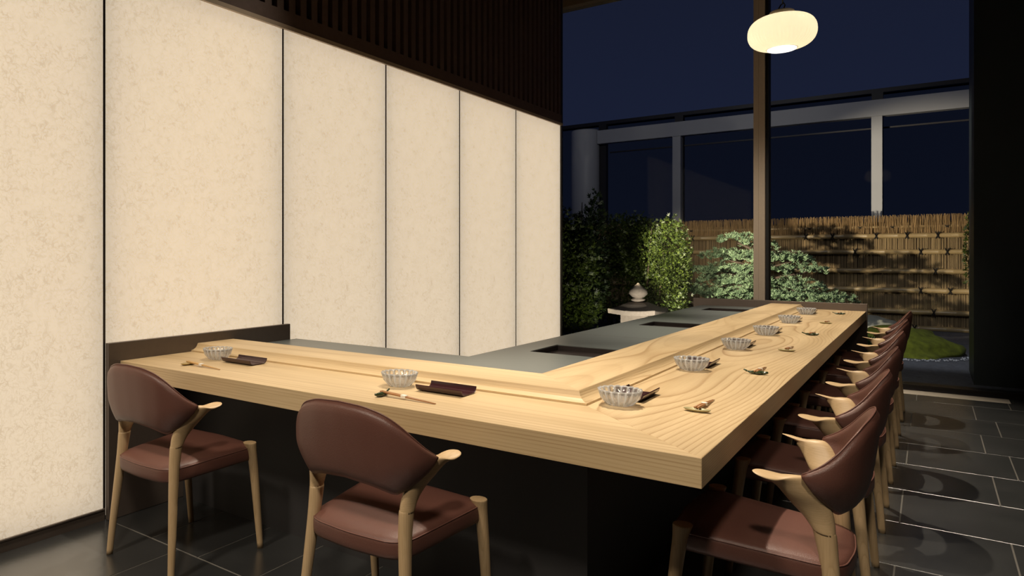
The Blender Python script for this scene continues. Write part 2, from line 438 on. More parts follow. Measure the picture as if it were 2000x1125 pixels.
# floor: rows of slate tiles, 0.6 m deep, staggered joints, thin grout gaps
def build_floor():
    V, F, MI = [], [], []
    def quad(x0, x1, y0, y1, z, k):
        i = len(V); V.extend([(x0, y0, z), (x1, y0, z), (x1, y1, z), (x0, y1, z)]); F.append((i, i+1, i+2, i+3)); MI.append(k)
    def tilebox(x0, x1, y0, y1):
        g = .0022
        x0 += g; x1 -= g; y0 += g; y1 -= g
        i = len(V); b_ = .0015
        V.extend([(x0, y0, -.003), (x1, y0, -.003), (x1, y1, -.003), (x0, y1, -.003),
                  (x0+b_, y0+b_, 0), (x1-b_, y0+b_, 0), (x1-b_, y1-b_, 0), (x0+b_, y1-b_, 0)])
        for q in ((4, 5, 6, 7), (0, 1, 5, 4), (1, 2, 6, 5), (2, 3, 7, 6), (3, 0, 4, 7)): F.append(tuple(i+k for k in q)); MI.append(0)
    quad(-5.4, 3.4, -2.9, 8.16, -.0016, 1)
    rows = []
    y = 8.44
    edges = [8.16, 7.834, 7.205, 6.625, 6.025, 5.418, 4.815, 4.215, 3.622, 3.03, 2.46, 1.875, 1.275, .675, .075, -.525, -1.125, -1.725, -2.325, -2.9]
    for r in range(len(edges)-1):
        y1, y0 = edges[r], edges[r+1]
        odd = (r % 2 == 0)     # r=0: 8.16..7.834
        if r == 0: js = [-.09+.6*k for k in range(-9, 6)]
        else:
            off = -.11 if odd else .274
            js = [off+.493*k for k in range(-11, 7)]
        if abs(y0-1.875) < .01: js = [-2.677, -2.355, -2.03, -1.71, -1.39, -1.06, -.74, -.25, .24, .73, 1.2, 1.7, 2.2, 2.7]
        if abs(y0-1.275) < .01: js = [-2.48, -1.99, -1.5, -1.0, -.5, 0, .5, 1, 1.5, 2, 2.5]
        js = [-5.4]+[j for j in js if -5.2 < j < 3.2]+[3.4]
        for a_, b_ in zip(js[:-1], js[1:]): tilebox(a_, b_, y0, y1)
    o = raw('floor', V, F, [M['tile'], M['grout']], mats=MI)
    tag(o, kind='structure')
build_floor()
structure('trim_1', B((-5.4, .53, 8.16, 8.385, -.03, .001)), M['strip'])
structure('trim_2', B((.534, 3.4, 8.16, 8.385, -.03, .0005)), M['tile'])
structure('trim_3', B((-5.4, 3.4, 8.385, 8.66, -.03, -.004), (-5.4, 3.4, 8.60, 8.80, -.02, .022)), M['bronze_dark'])
structure('ceiling', B((-5.4, 3.4, -2.9, 8.9, 4.75, 4.9)), M['wall'])
structure('wall_right', B((3.3, 3.5, -2.9, 8.8, 0, 4.75)), M['wall'])
structure('wall_back', B((-5.4, 3.4, -3.05, -2.9, 0, 4.75)), M['wall'])
structure('wall_left', B((XW-.24, XW-.132, -2.9, 7.262, 0, 4.75)), M['black'])
# slatted upper wall
bm = bmesh.new()
box(bm, XW-.13, XW+.012, -2.9, 7.25, 2.655, 2.74)
y = -2.88
pitch = .1015
while y < 7.2:
    box(bm, XW-.026, XW+.010, y, y+.056, 2.74, 4.75); y += pitch
structure('wall_left_slats', bm, M['slat'])
structure('trim_4', B((XW-.13, XW+.018, -2.9, 7.262, 2.626, 2.652)), M['bronze'])
structure('trim_5', B((XW-.13, XW+.014, 7.235, 7.268, 0, 4.75)), M['bronze_dark'])
structure('baseboard_left', B((XW-.13, XW+.006, -2.9, 1.862, 0, .050), (XW-.034, XW+.012, -2.9, 1.862, .050, .056)), M['plate'])
# back-lit washi panels, each its own box with rounded edges
seams = [-2.9, -1.30, .28, 1.862, 3.064, 4.115, 5.150, 6.190, 7.236]
names = ['backlit washi paper wall panel behind the camera', 'backlit washi paper wall panel out of frame at left',
         'backlit cream wall panel at the far left edge, reaching the floor baseboard',
         'broad backlit cream wall panel above the left end of the wooden counter',
         'third backlit cream wall panel from the left, starting where the dark rail ends',
         'fourth backlit cream wall panel from the left, over the grey worktop',
         'fifth backlit cream wall panel from the left, second from the window end',
         'narrowest looking backlit cream wall panel, beside the garden window']
for i in range(2, 8):
    y0, y1 = seams[i]+.006, seams[i+1]-.006
    if i == 2: y0 = -.2
    z0 = .056 if i == 2 else .02
    cx_, cy_ = XW, (y0+y1)/2
    t_ = thing('light_panel', (XW, cy_, 0), names[i], 'wall panel', 'backlit wall panels')
    raw('washi_sheet', [(0, y0-cy_, z0), (0, y1-cy_, z0), (0, y1-cy_, 2.626), (0, y0-cy_, 2.626)], [(0, 1, 2, 3)], M['washi'], t_)
    raw('light_board', [(-.085, y0-cy_+.01, z0+.02), (-.085, y1-cy_-.01, z0+.02), (-.085, y1-cy_-.01, 2.60), (-.085, y0-cy_+.01, 2.60)], [(0, 1, 2, 3)], M['board'], t_)
    structure('trim_%d' % (20+i), B((XW-.13, XW+.002, seams[i+1]-.006, seams[i+1]+.006, 0, 2.626)), M['bronze_dark'])

# ------------------------------------------------------------------ window wall
structure('trim_6', B((-5.4, 3.4, 8.60, 8.82, 4.37, 4.75)), M['bronze'])
bm = bmesh.new()
box(bm, -1.457, -1.410, 8.60, 8.86, 0, 4.37); box(bm, -1.4085, -1.350, 8.60, 8.86, 0, 4.37)
box(bm, -1.412, -1.406, 8.606, 8.85, 0, 4.37)
structure('trim_7', bm, M['bronze'])
structure('trim_8', B((-1.349, -1.325, 8.66, 8.80, 0, 4.37)), M['black'])
tag(obj('window_1', B((-5.4, -1.458, YG-.006, YG+.006, .022, 4.37)), M['pane']), kind='structure')
tag(obj('window_2', B((-1.324, 3.3, YG-.006, YG+.006, .022, 4.37)), M['pane']), kind='structure')
structure('wall_far_left', B((-5.55, -5.4, -2.9, 8.9, 0, 4.75)), M['wall'])

# ------------------------------------------------------------------ counter
XE, YE, YF = -.441, 1.930, 7.858       # outer edges, far end
XL, YL = XE-.452, YE+.422              # foot of the raised ledge
XS = XW+.03
def at(bm, loc): bmesh.ops.translate(bm, verts=bm.verts, vec=[-c for c in loc]); return bm
ctr_loc = (-1.0, 2.4, 0)
counter = thing('sushi_counter', ctr_loc, 'long L-shaped pale wooden counter with raised ledge and black base', 'counter')
def prism(bm, poly, z0, z1, bev=0.):
    a_ = [bm.verts.new((x, y, z0)) for x, y in poly]; b_ = [bm.verts.new((x, y, z1)) for x, y in poly]
    fs = [bm.faces.new(a_[::-1]), bm.faces.new(b_)]
    n_ = len(poly)
    for k in range(n_): fs.append(bm.faces.new((a_[k], a_[(k+1) % n_], b_[(k+1) % n_], b_[k])))
    if bev:
        bmesh.ops.bevel(bm, geom=list({e for f in fs for e in f.edges}), offset=bev, segments=1, affect='EDGES')
ZT = .75; ZB = .672
IN = .60
bm = bmesh.new(); prism(bm, [(XS, YE), (XE, YE), (XE-IN, YE+IN*.934), (XS, YE+IN*.934)], ZB, ZT, .0012)
tag(obj('counter_top', at(bm, ctr_loc), M['top_front'], counter, at=None), 'pale wooden board with straight grain on the short arm')
bm = bmesh.new(); prism(bm, [(XE, YE+.0), (XE, YF), (XE-IN, YF), (XE-IN, YE+IN*.934)], ZB, ZT, .0012)
tag(obj('counter_top', at(bm, ctr_loc), M['top_side'], counter), 'pale wooden board with swirling grain on the long arm')
# ledge profile: fillet, hollow, flat top
PR = [(0, .7502), (0, .7575), (.008, .7585), (.018, .7615), (.027, .7665), (.034, .7735), (.039, .7815), (.0425, .7885), (.0445, .7905), (.290, .7905), (.290, .7502)]
def ledge(front):
    R = []
    for s, z in PR:
        cx_, cy_ = XL-s, YL+s
        if front: R.append([(XS, YL+s, z), (cx_, cy_, z)])
        else: R.append([(cx_, cy_, z), (XL-s, YF, z)])
    bm = bmesh.new()
    V = [[bm.verts.new(p) for p in r] for r in R]
    for i in range(len(V)):
        a_, b_ = V[i], V[(i+1) % len(V)]
        bm.faces.new((a_[0], a_[1], b_[1], b_[0]))
    bm.faces.new([v[0] for v in V]); bm.faces.new([v[1] for v in V][::-1])
    return bm
tag(obj('raised_ledge', at(ledge(True), ctr_loc), M['ledge_front'], counter), 'raised ledge with hollow moulded edge on the short arm')
tag(obj('raised_ledge', at(ledge(False), ctr_loc), M['ledge_side'], counter), 'raised ledge with hollow moulded edge on the long arm')
# black base, recessed under the top
bm = bmesh.new()
prism(bm, [(XS, 2.30), (-.871, 2.30), (-.871, YF), (-1.16, YF), (-1.16, 2.66), (XS, 2.66)], 0, ZB-.001)
tag(obj('counter_base', at(bm, ctr_loc), M['kick'], counter), 'matt black panelled base')
# end plates
tag(obj('end_plate', at(B((XW+.002, XS-.001, 1.868, 3.10, 0, .839), bev=.003), ctr_loc), M['plate'], counter), 'dark bronze end plate against the lit wall')
tag(obj('end_plate', at(B((-1.875, -.432, YF+.001, YF+.030, 0, .816), bev=.003), ctr_loc), M['plate'], counter), 'dark bronze upstand at the far end')

# kitchen worktop (grey stone L) with sunken sinks
wt_loc = (-1.6, 2.95, 0)
wt = thing('kitchen_worktop', wt_loc, 'dark grey stone worktop along the inner side of the wooden counter', 'worktop')
ZW = .745
XI, YI = -1.80, 3.150
x0, x1 = XI, XL-.292
sinks = [(3.52, 3.885, 'nearest'), (5.34, 5.71, 'middle'), (7.16, 7.53, 'far')]
sx0, sx1 = -1.645, -1.235
bm = bmesh.new()
box(bm, XS+.001, x1, YL+.292, YI, ZW-.04, ZW)
ys = YI
for a_, b_, _n in sinks:
    box(bm, x0, x1, ys, a_, ZW-.04, ZW); box(bm, x0, sx0, a_, b_, ZW-.04, ZW); box(bm, sx1, x1, a_, b_, ZW-.04, ZW); ys = b_
box(bm, x0, x1, ys, YF, ZW-.04, ZW)
obj('worktop_slab', at(bm, wt_loc), M['worktop'], wt)
bm = B((XS+.001, x1, YI-.03, YI-.01, 0, ZW-.041), (x0+.01, x0+.03, YI-.01, YF, 0, ZW-.041))
obj('cabinet_front', at(bm, wt_loc), M['plate'], wt)
for y_ in (4.50, 6.55):
    obj('joint_line', at(B((x0+.001, x1-.001, y_, y_+.0025, ZW, ZW+.0004)), wt_loc), M['grout'], wt)
for a_, b_, nme in sinks:
    bm = bmesh.new(); t = .006; zb = ZW-.17
    box(bm, sx0, sx1, a_, b_, zb, zb+t)
    for q in ((sx0, sx0+t, a_, b_), (sx1-t, sx1, a_, b_), (sx0+t, sx1-t, a_, a_+t), (sx0+t, sx1-t, b_-t, b_)):
        box(bm, *q, zb+t, ZW-.004)
    box(bm, sx0+t, sx1-t, a_+.10, b_-t, ZW-.075, ZW-.030)      # sliding cover board set below the rim
    s_ = obj('sink', at(bm, wt_loc), M['sink'], wt)

# ------------------------------------------------------------------ chairs
def interp(tab, x):
    for (x0_, y0_), (x1_, y1_) in zip(tab[:-1], tab[1:]):
        if x <= x1_:
            t = (x-x0_)/(x1_-x0_); t = max(0, min(1, t))
            return y0_+(y1_-y0_)*t
    return tab[-1][1]
def smooth_tab(tab, n_=60):
    xs = [tab[0][0]+(tab[-1][0]-tab[0][0])*i/n_ for i in range(n_+1)]
    ys_ = [interp(tab, x) for x in xs]
    for _ in range(14):
        ys_ = [ys_[0]]+[(ys_[i-1]+2*ys_[i]+ys_[i+1])/4 for i in range(1, n_)]+[ys_[-1]]
    return list(zip(xs, ys_))
U_ = smooth_tab([(0, 0), (.25, .090), (.5, .170), (.7, .218), (.85, .241), (1, .249)])
V_ = smooth_tab([(0, -.246), (.25, -.243), (.5, -.228), (.7, -.202), (.85, -.171), (1, -.128)])
TOP = smooth_tab([(0, .822), (.25, .817), (.45, .798), (.6, .767), (.75, .727), (.88, .694), (1, .672)])
BOT = smooth_tab([(0, .588), (.3, .581), (.5, .569), (.62, .558), (.70, .556), (.78, .570), (.86, .598), (.94, .634), (1, .664)])
def shell_pt(a, t):
    s = abs(a); zt, zb = interp(TOP, s), interp(BOT, s); z = zb+(zt-zb)*t
    q = max(0., min(1., (z-.545)/.125)); q = q*q*(3-2*q)
    u = interp(U_, s)*(.765+.235*q)
    v = interp(V_, s)-(z-.6)*.13*(1-s*s)-.012*(1-q)*0
    
    return Vector((math.copysign(u, a) if a else 0, v, z))
def make_backrest():
    NA, NT = 44, 14
    bm = bmesh.new()
    F_, K_ = [], []
    for i in range(NA+1):
        a = -1+2*i/NA; fr, bk = [], []
        for j in range(NT+1):
            t = j/NT; p = shell_pt(a, t)
            e = .01
            du = shell_pt(min(1, a+e), t)-shell_pt(max(-1, a-e), t); dt = shell_pt(a, min(1, t+e))-shell_pt(a, max(0, t-e))
            nn = du.cross(dt)
            nn = nn.normalized() if nn.length > 1e-9 else Vector((0, 1, 0))
            if nn.y > 0: nn = -nn
            w = (max(0, 1-abs(2*t-1)**3.2))**.5 * (1-.45*abs(a)**4)
            w = .0035*min(1, w*8)+.0145*w
            fr.append(p-nn*w); bk.append(p+nn*w)
        F_.append(fr); K_.append(bk)
    def vgrid(G): return [[bm.verts.new(p) for p in r] for r in G]
    a_, b_ = vgrid(F_), vgrid(K_)
    for G, fl in ((a_, False), (b_, True)):
        for i in range(NA):
            for j in range(NT):
                q = (G[i][j], G[i+1][j], G[i+1][j+1], G[i][j+1])
                bm.faces.new(q[::-1] if fl else q)
    for i in (0, NA):
        for j in range(NT):
            q = (a_[i][j], a_[i][j+1], b_[i][j+1], b_[i][j]); bm.faces.new(q if i == 0 else q[::-1])
    bmesh.ops.remove_doubles(bm, verts=bm.verts, dist=.0004)
    return bm
def rrect(pts, rad, n_=6):
    """round the corners of a polygon"""
    out = []; N = len(pts)
    for i in range(N):
        p0, p1, p2 = Vector(pts[i-1]), Vector(pts[i]), Vector(pts[(i+1) % N])
        r = rad[i]
        a_, b_ = (p0-p1).normalized(), (p2-p1).normalized()
        s, e = p1+a_*r, p1+b_*r
        for k in range(n_+1):
            t = k/n_
            out.append((1-t)**2*s+2*t*(1-t)*p1+t*t*e)
    return out
SEAT = rrect([(-.236, .205), (-.186, -.216), (0, -.232), (.186, -.216), (.236, .205), (0, .222)], [.035, .075, .05, .075, .035, .05], 7)
def seat_z(v, z): return z+.055*(v-.2)
def make_seat():
    bm = bmesh.new(); R = []
    c_ = Vector((0, -.02))
    for s, z in ((.30, .384), (.90, .385), (.975, .389), (.997, .398), (1.0, .412), (1.0, .430), (.992, .440), (.970, .4465), (.93, .4515), (.80, .457), (.55, .461), (.25, .4625)):
        R.append([Vector((c_.x+(p.x-c_.x)*s, c_.y+(p.y-c_.y)*s, seat_z(c_.y+(p.y-c_.y)*s, z))) for p in SEAT])
    rings(bm, R); return bm
def side(secs, s): return [((c[0]*s, c[1], c[2]), (a[0]*s, a[1], a[2]), b) for c, a, b in secs]
REAR = [((.210, -.223, 0), (.0125, 0, 0), (0, .0135, 0)), ((.203, -.213, .12), (.0145, 0, 0), (0, .0155, 0)), ((.190, -.198, .28), (.0175, 0, 0), (0, .0185, 0)),
        ((.179, -.184, .42), (.020, 0, 0), (0, .022, 0)), ((.177, -.174, .498), (.0209, 0, 0), (0, .0266, 0)), ((.178, -.171, .512), (.0206, 0, 0), (0, .0262, 0)), ((.179, -.168, .530), (.0185, 0, 0), (0, .0230, 0))]
FRONT = [((.235, .223, 0), (.0125, 0, 0), (0, .0130, 0)), ((.233, .209, .15), (.0155, 0, 0), (0, .016, 0)), ((.231, .192, .32), (.019, 0, 0), (0, .019, 0)),
         ((.229, .181, .41), (.0205, 0, 0), (0, .021, 0)), ((.226, .177, .440), (.0245, 0, 0), (0, .024, 0)), ((.223, .174, .459), (.0285, 0, 0), (0, .0275, 0)), ((.222, .173, .4615), (.0265, 0, 0), (0, .0255, 0))]
ARM = []
for uc, w_, (v0, z0), (v1, z1) in ((.178, .0205, (-.198, .505), (-.146, .512)), (.181, .0210, (-.196, .540), (-.125, .545)), (.192, .0215, (-.189, .580), (-.099, .576)),
        (.214, .0205, (-.170, .622), (-.081, .606)), (.230, .0190, (-.141, .661), (-.068, .6275)), (.240, .0200, (-.112, .665), (-.057, .641)), (.246, .0245, (-.084, .6605), (-.056, .6475)),
        (.250, .0265, (-.060, .6615), (-.046, .6530)), (.254, .0235, (-.038, .6645), (-.030, .6585)), (.256, .0150, (-.022, .6660), (-.019, .6625)), (.257, .0040, (-.014, .666), (-.014, .664))):
    ARM.append(((uc, (v0+v1)/2, (z0+z1)/2), (w_, 0, -w_*.14), (0, (v1-v0)/2, (z1-z0)/2)))
def make_chair():
    t = thing('dining_chair', (0, 0, 0), 'x', 'chair')
    bo = obj('backrest', make_backrest(), M['leather'], t, True)
    bm = bmesh.new()
    tube(bm, [shell_pt(-1+2*i/60, 1)+Vector((0, 0, .0005)) for i in range(61)], .0022, 6)
    obj('piping', bm, M['piping'], bo, True)
    so = obj('seat', make_seat(), M['leather'], t, True)
    bm = bmesh.new(); c_ = Vector((0, -.02))
    tube(bm, [(c_.x+(p.x-c_.x)*.992, c_.y+(p.y-c_.y)*.992, seat_z(p.y, .4415)) for p in SEAT], .0021, 6, True)
    obj('piping', bm, M['piping'], so, True)
    for s in (-1, 1):
        obj('leg', loft(catmull(side(REAR, s)), 16), M['oak'], t, True)
        obj('leg', loft(catmull(side(FRONT, s)), 16), M['oak'], t, True)
        obj('armrest', loft(catmull(side(ARM, s)), 20), M['oak_arm'], t, True)
    return t
proto = make_chair()
def copy_tree(o, parent=None):
    c = o.copy(); C.objects.link(c); c.parent = parent
    for ch in list(o.children): copy_tree(ch, c)
    return c
RY = [2.474, 3.347, 4.220, 5.110, 6.040, 6.985]
spots = [(-2.458, 1.888, 0, 'brown leather dining chair at the short arm, nearest the lit wall'),
         (-1.364, 1.888, 0, 'brown leather dining chair in the middle foreground, facing the short arm'),
         (-.392, RY[0], PI/2, 'nearest and largest brown leather chair of the long row, by the counter corner'),
         (-.392, RY[1], PI/2, 'second brown leather chair from the counter corner along the long arm'),
         (-.390, RY[2], PI/2, 'third brown leather chair from the counter corner along the long arm'),
         (-.390, RY[3], PI/2, 'fourth brown leather chair from the counter corner along the long arm'),
         (-.390, RY[4], PI/2, 'fifth brown leather chair along the long arm, last but one before the window'),
         (-.388, RY[5], PI/2, 'farthest brown leather chair of the long row, nearest the garden window')]
for i, (x, y, rz, lab) in enumerate(spots):
    o = proto if i == 0 else copy_tree(proto)
    o.location = (x, y, 0); o.rotation_euler = (0, 0, rz)
    tag(o, lab, 'chair', 'leather chairs along the counter')

# ------------------------------------------------------------------ table settings
def copy_at(first, used, loc, rz):
    o = first if not used else copy_tree(first)
    o.location = loc; o.rotation_euler = (0, 0, rz); return o
def fl(t, i):
    k = abs(math.cos(9*t))
    amp = (0, .08, .11, .12, .11, .10, .05, .03, .02, .01, 0)[min(i, 10)]
    return (1+amp*(k-.5), (.0022*k if i in (4, 5) else 0))
bm = bmesh.new()
lathe(bm, [(.004, 0), (.034, 0), (.042, .003), (.060, .024), (.069, .052), (.0665, .0528), (.062, .042), (.053, .024), (.038, .010), (.018, .0065), (.002, .006)], 108, fl)
bowl = obj('glass_bowl', bm, M['glass'], None, True)
bowls = [(-2.680, 2.262, 'fluted clear glass bowl near the lit wall, beside the leftmost lacquer tray'),
         (-1.590, 2.250, 'fluted clear glass bowl in the middle of the short arm'),
         (-.812, 2.440, 'largest looking fluted glass bowl, at the counter corner'),
         (-.812, 3.375, 'second fluted glass bowl from the corner along the long arm'),
         (-.805, 4.265, 'third fluted glass bowl from the corner along the long arm'),
         (-.803, 5.150, 'fourth fluted glass bowl from the corner along the long arm'),
         (-.808, 6.150, 'fifth fluted glass bowl from the corner along the long arm'),
         (-.812, 7.130, 'farthest fluted glass bowl, near the dark upstand by the window')]
for i, (x, y, lab) in enumerate(bowls):
    o = copy_at(bowl, i > 0, (x, y, ZT+.0005), i*.3)
    tag(o, lab, 'bowl', 'fluted glass bowls on the counter')
# lacquer towel tray: base with both long sides curled up
prof = [(-.056, .0235), (-.0525, .014), (-.046, .006), (-.037, .0025), (0, .0018), (.037, .0025), (.046, .006), (.0525, .014), (.056, .0235)]
bm = bmesh.new(); L = .098
R = []
for x in (-L, -L*.5, 0, L*.5, L):
    R.append([(x, u, z) for u, z in prof]+[(x, u*.955, z+.0028) for u, z in reversed(prof)])
rings(bm, R)
tray = obj('lacquer_tray', bm, M['lacquer'], None, False)
m_ = tray.modifiers.new('b', 'BEVEL'); m_.width = .0008; m_.segments = 2; m_.limit_method = 'ANGLE'
trays = [(-2.492, 2.262, 0, 'small dark red lacquer tray nearest the lit wall'), (-1.385, 2.255, 0, 'small dark red lacquer tray in the middle of the short arm'),
         (-.815, 2.615, PI/2, 'dark red lacquer tray behind the glass bowl at the counter corner'), (-.812, 3.560, PI/2, 'dark lacquer tray behind the second glass bowl of the long arm'),
         (-.812, 4.445, PI/2, 'dark lacquer tray behind the third glass bowl of the long arm'), (-.808, 5.335, PI/2, 'dark lacquer tray behind the fourth glass bowl of the long arm'),
         (-.812, 6.330, PI/2, 'dark lacquer tray behind the fifth glass bowl of the long arm'), (-.816, 7.310, PI/2, 'dark lacquer tray behind the farthest glass bowl')]
for i, (x, y, rz, lab) in enumerate(trays):
    o = copy_at(tray, i > 0, (x, y, ZT), rz)
    tag(o, lab, 'tray', 'lacquer trays on the counter')
# chopstick rests: oval dish and long green pod; local x = length of the sticks, y = across
bm = bmesh.new()
R = []
for s, z in ((.35, .0005), (.62, .001), (.86, .004), (1, .0085), (.985, .0098), (.90, .0085), (.6, .006), (.2, .0052)):
    R.append([(.018*s*math.cos(2*PI*k/28), .041*s*math.sin(2*PI*k/28), z) for k in range(28)])
rings(bm, R)
dish = obj('chopstick_rest', bm, M['beige'], None, True)
bm = bmesh.new()
pts, rr = [], []
for k in range(17):
    t = k/16; y_ = -.044+.090*t
    pts.append((.004*math.sin(t*5), y_, .0085+.020*max(0, t-.72)**1.3*2.6+.004*max(0, .15-t)*6)); rr.append(max(.0028, .0085*math.sin(PI*min(1, .10+t*.98))**.6) if t < .8 else .0034)
tube(bm, pts, rr, 10)
for sx, sy in ((.011, -.02), (.012, .006), (-.010, -.008)):
    tube(bm, [(0, sy-.014, .007), (sx, sy, .009), (0, sy+.016, .007)], .0052, 8)
pod = obj('chopstick_rest', bm, M['green'], None, True)
rests = [(-2.647, 2.058, 0, 0), (-1.524, 2.050, 0, 1), (-.583, 2.492, PI/2, 0), (-.570, 3.425, PI/2, 1), (-.582, 4.345, PI/2, 0), (-.580, 5.290, PI/2, 1), (-.592, 6.270, PI/2, 0), (-.596, 7.290, PI/2, 1)]
where = ['beside the leftmost glass bowl', 'in the middle of the short arm', 'nearest the counter corner', 'second along the long arm',
         'third along the long arm', 'fourth along the long arm', 'fifth along the long arm', 'farthest along the long arm']
for i, (x, y, rz, kd) in enumerate(rests):
    f_ = (dish, pod)[kd]
    o = copy_at(f_, i > 1, (x, y, ZT), rz + (PI if rz == 0 and kd == 1 else 0) * 0 + (PI*0))
    if i == 0: o.data = o.data.copy(); o.data.materials[0] = M['gold']
    if i == 2: o.data = dish.data.copy(); o.data.materials[0] = M['beige']; beige_mesh = o.data
    if i in (4, 6): o.data = beige_mesh
    tag(o, ('oval '+('gold' if i == 0 else 'beige')+' dish chopstick rest ' if kd == 0 else 'dark green glazed pod shaped chopstick rest ')+where[i], 'chopstick rest', 'chopstick rests on the counter')
def make_sticks(mat):
    t = thing('chopstick_pair', (0, 0, 0), 'x', 'chopsticks')
    for s in (-1, 1):
        bm = bmesh.new()
        tube(bm, [(-.030, .0046*s, .0165), (.04, .0042*s, .0135), (.205, .0020*s, .0040)], [.0040, .0040, .0015], 8)
        obj('chopstick', bm, mat, t, True)
    bm = bmesh.new()
    R = [[(x, w*a_, zc+h_*b_) for a_, b_ in ((-1, -1), (1, -1), (1, 1), (-1, 1))] for x, w, h_, zc in ((.063, .0085, .0045, .0123), (.083, .0083, .0044, .0112))]
    rings(bm, R); obj('paper_band', bm, M['paper'], t)
    return t
p1 = make_sticks(M['stick_light']); p2 = None
for i, (x, y, rz, kd) in enumerate(rests):
    if i == 0: o = p1
    elif i == 1: o = make_sticks(M['stick']); p2 = o
    else: o = copy_tree(p2)
    dx, dy = (.022, .002) if rz == 0 else (.0, .022)
    o.location = (x+dx, y+dy, ZT-.0012); o.rotation_euler = (0, 0, rz-(.03 if rz == 0 else 0))
    tag(o, ('pale' if i == 0 else 'brown')+' wooden chopsticks in a white paper band, pair '+where[i], 'chopsticks', 'chopstick pairs on the counter')

# ------------------------------------------------------------------ pendant lamp
lx, ly, lz = -.60, 4.315, 2.425
lamp = thing('pendant_lamp', (lx, ly, lz), 'glowing ribbed flattened glass pendant lamp hanging above the counter by the window', 'lamp')
bm = bmesh.new()
prof = []
for k in range(25):
    t = -PI/2+PI*k/24
    r = .158*abs(math.cos(t))**.56; z = math.copysign(.088*abs(math.sin(t))**.92, t)
    if k < 2: continue
    if k > 22: continue
    prof.append((max(r, .06), z))
def rib(t, i): return (1-.026*abs(math.sin(26*t))**1.5*(1 if i < 9 else .25), 0)
R_ = [[(r*rib(2*PI*k/312, i)[0]*math.cos(2*PI*k/312), r*rib(2*PI*k/312, i)[0]*math.sin(2*PI*k/312), z) for k in range(312)] for i, (r, z) in enumerate(prof)]
rings(bm, R_, False, False)
obj('lamp_shade', bm, M['shade'], lamp, True)
_d = bpy.data.lights.new('lamp_bulb', 'POINT'); _d.energy = .17; _d.shadow_soft_size = .035; _d.color = (1, .90, .70)
_b = bpy.data.objects.new('lamp_bulb', _d); C.objects.link(_b); _b.location = (0, 0, 0); _b.parent = lamp
bm = bmesh.new(); lathe(bm, [(.004, -.093), (.062, -.093), (.066, -.091), (.067, -.086), (.062, -.084), (.004, -.084)], 40); obj('diffuser', bm, M['opening'], lamp, True)
bm = bmesh.new(); lathe(bm, [(.004, .112), (.050, .112), (.056, .108), (.064, .088), (.060, .080), (.004, .080)], 40); obj('cap', bm, M['cap'], lamp, True)
bm = bmesh.new()
loop = [(-.012, 0, .110), (-.014, 0, .128), (-.004, 0, .146), (.010, 0, .152), (.014, 0, .140), (.006, 0, .118)]
tube(bm, [p for p in loop], .0035, 8)
tube(bm, [(.004, 0, .150), (.002, 0, .30), (0, 0, 4.75-lz)], .0035, 8)
obj('cord', bm, M['cord'], lamp, True)

# ------------------------------------------------------------------ garden
tag(obj('ground', B((-12, 6, 8.82, 22, -.12, -.02)), M['gravel']), kind='structure')
tag(obj('outer_pillar', B((.335, 4.2, 9.28, 10.40, -.05, 7.5)), M['pillar']), 'tall dark pillar outside the window at the right edge', 'pillar')

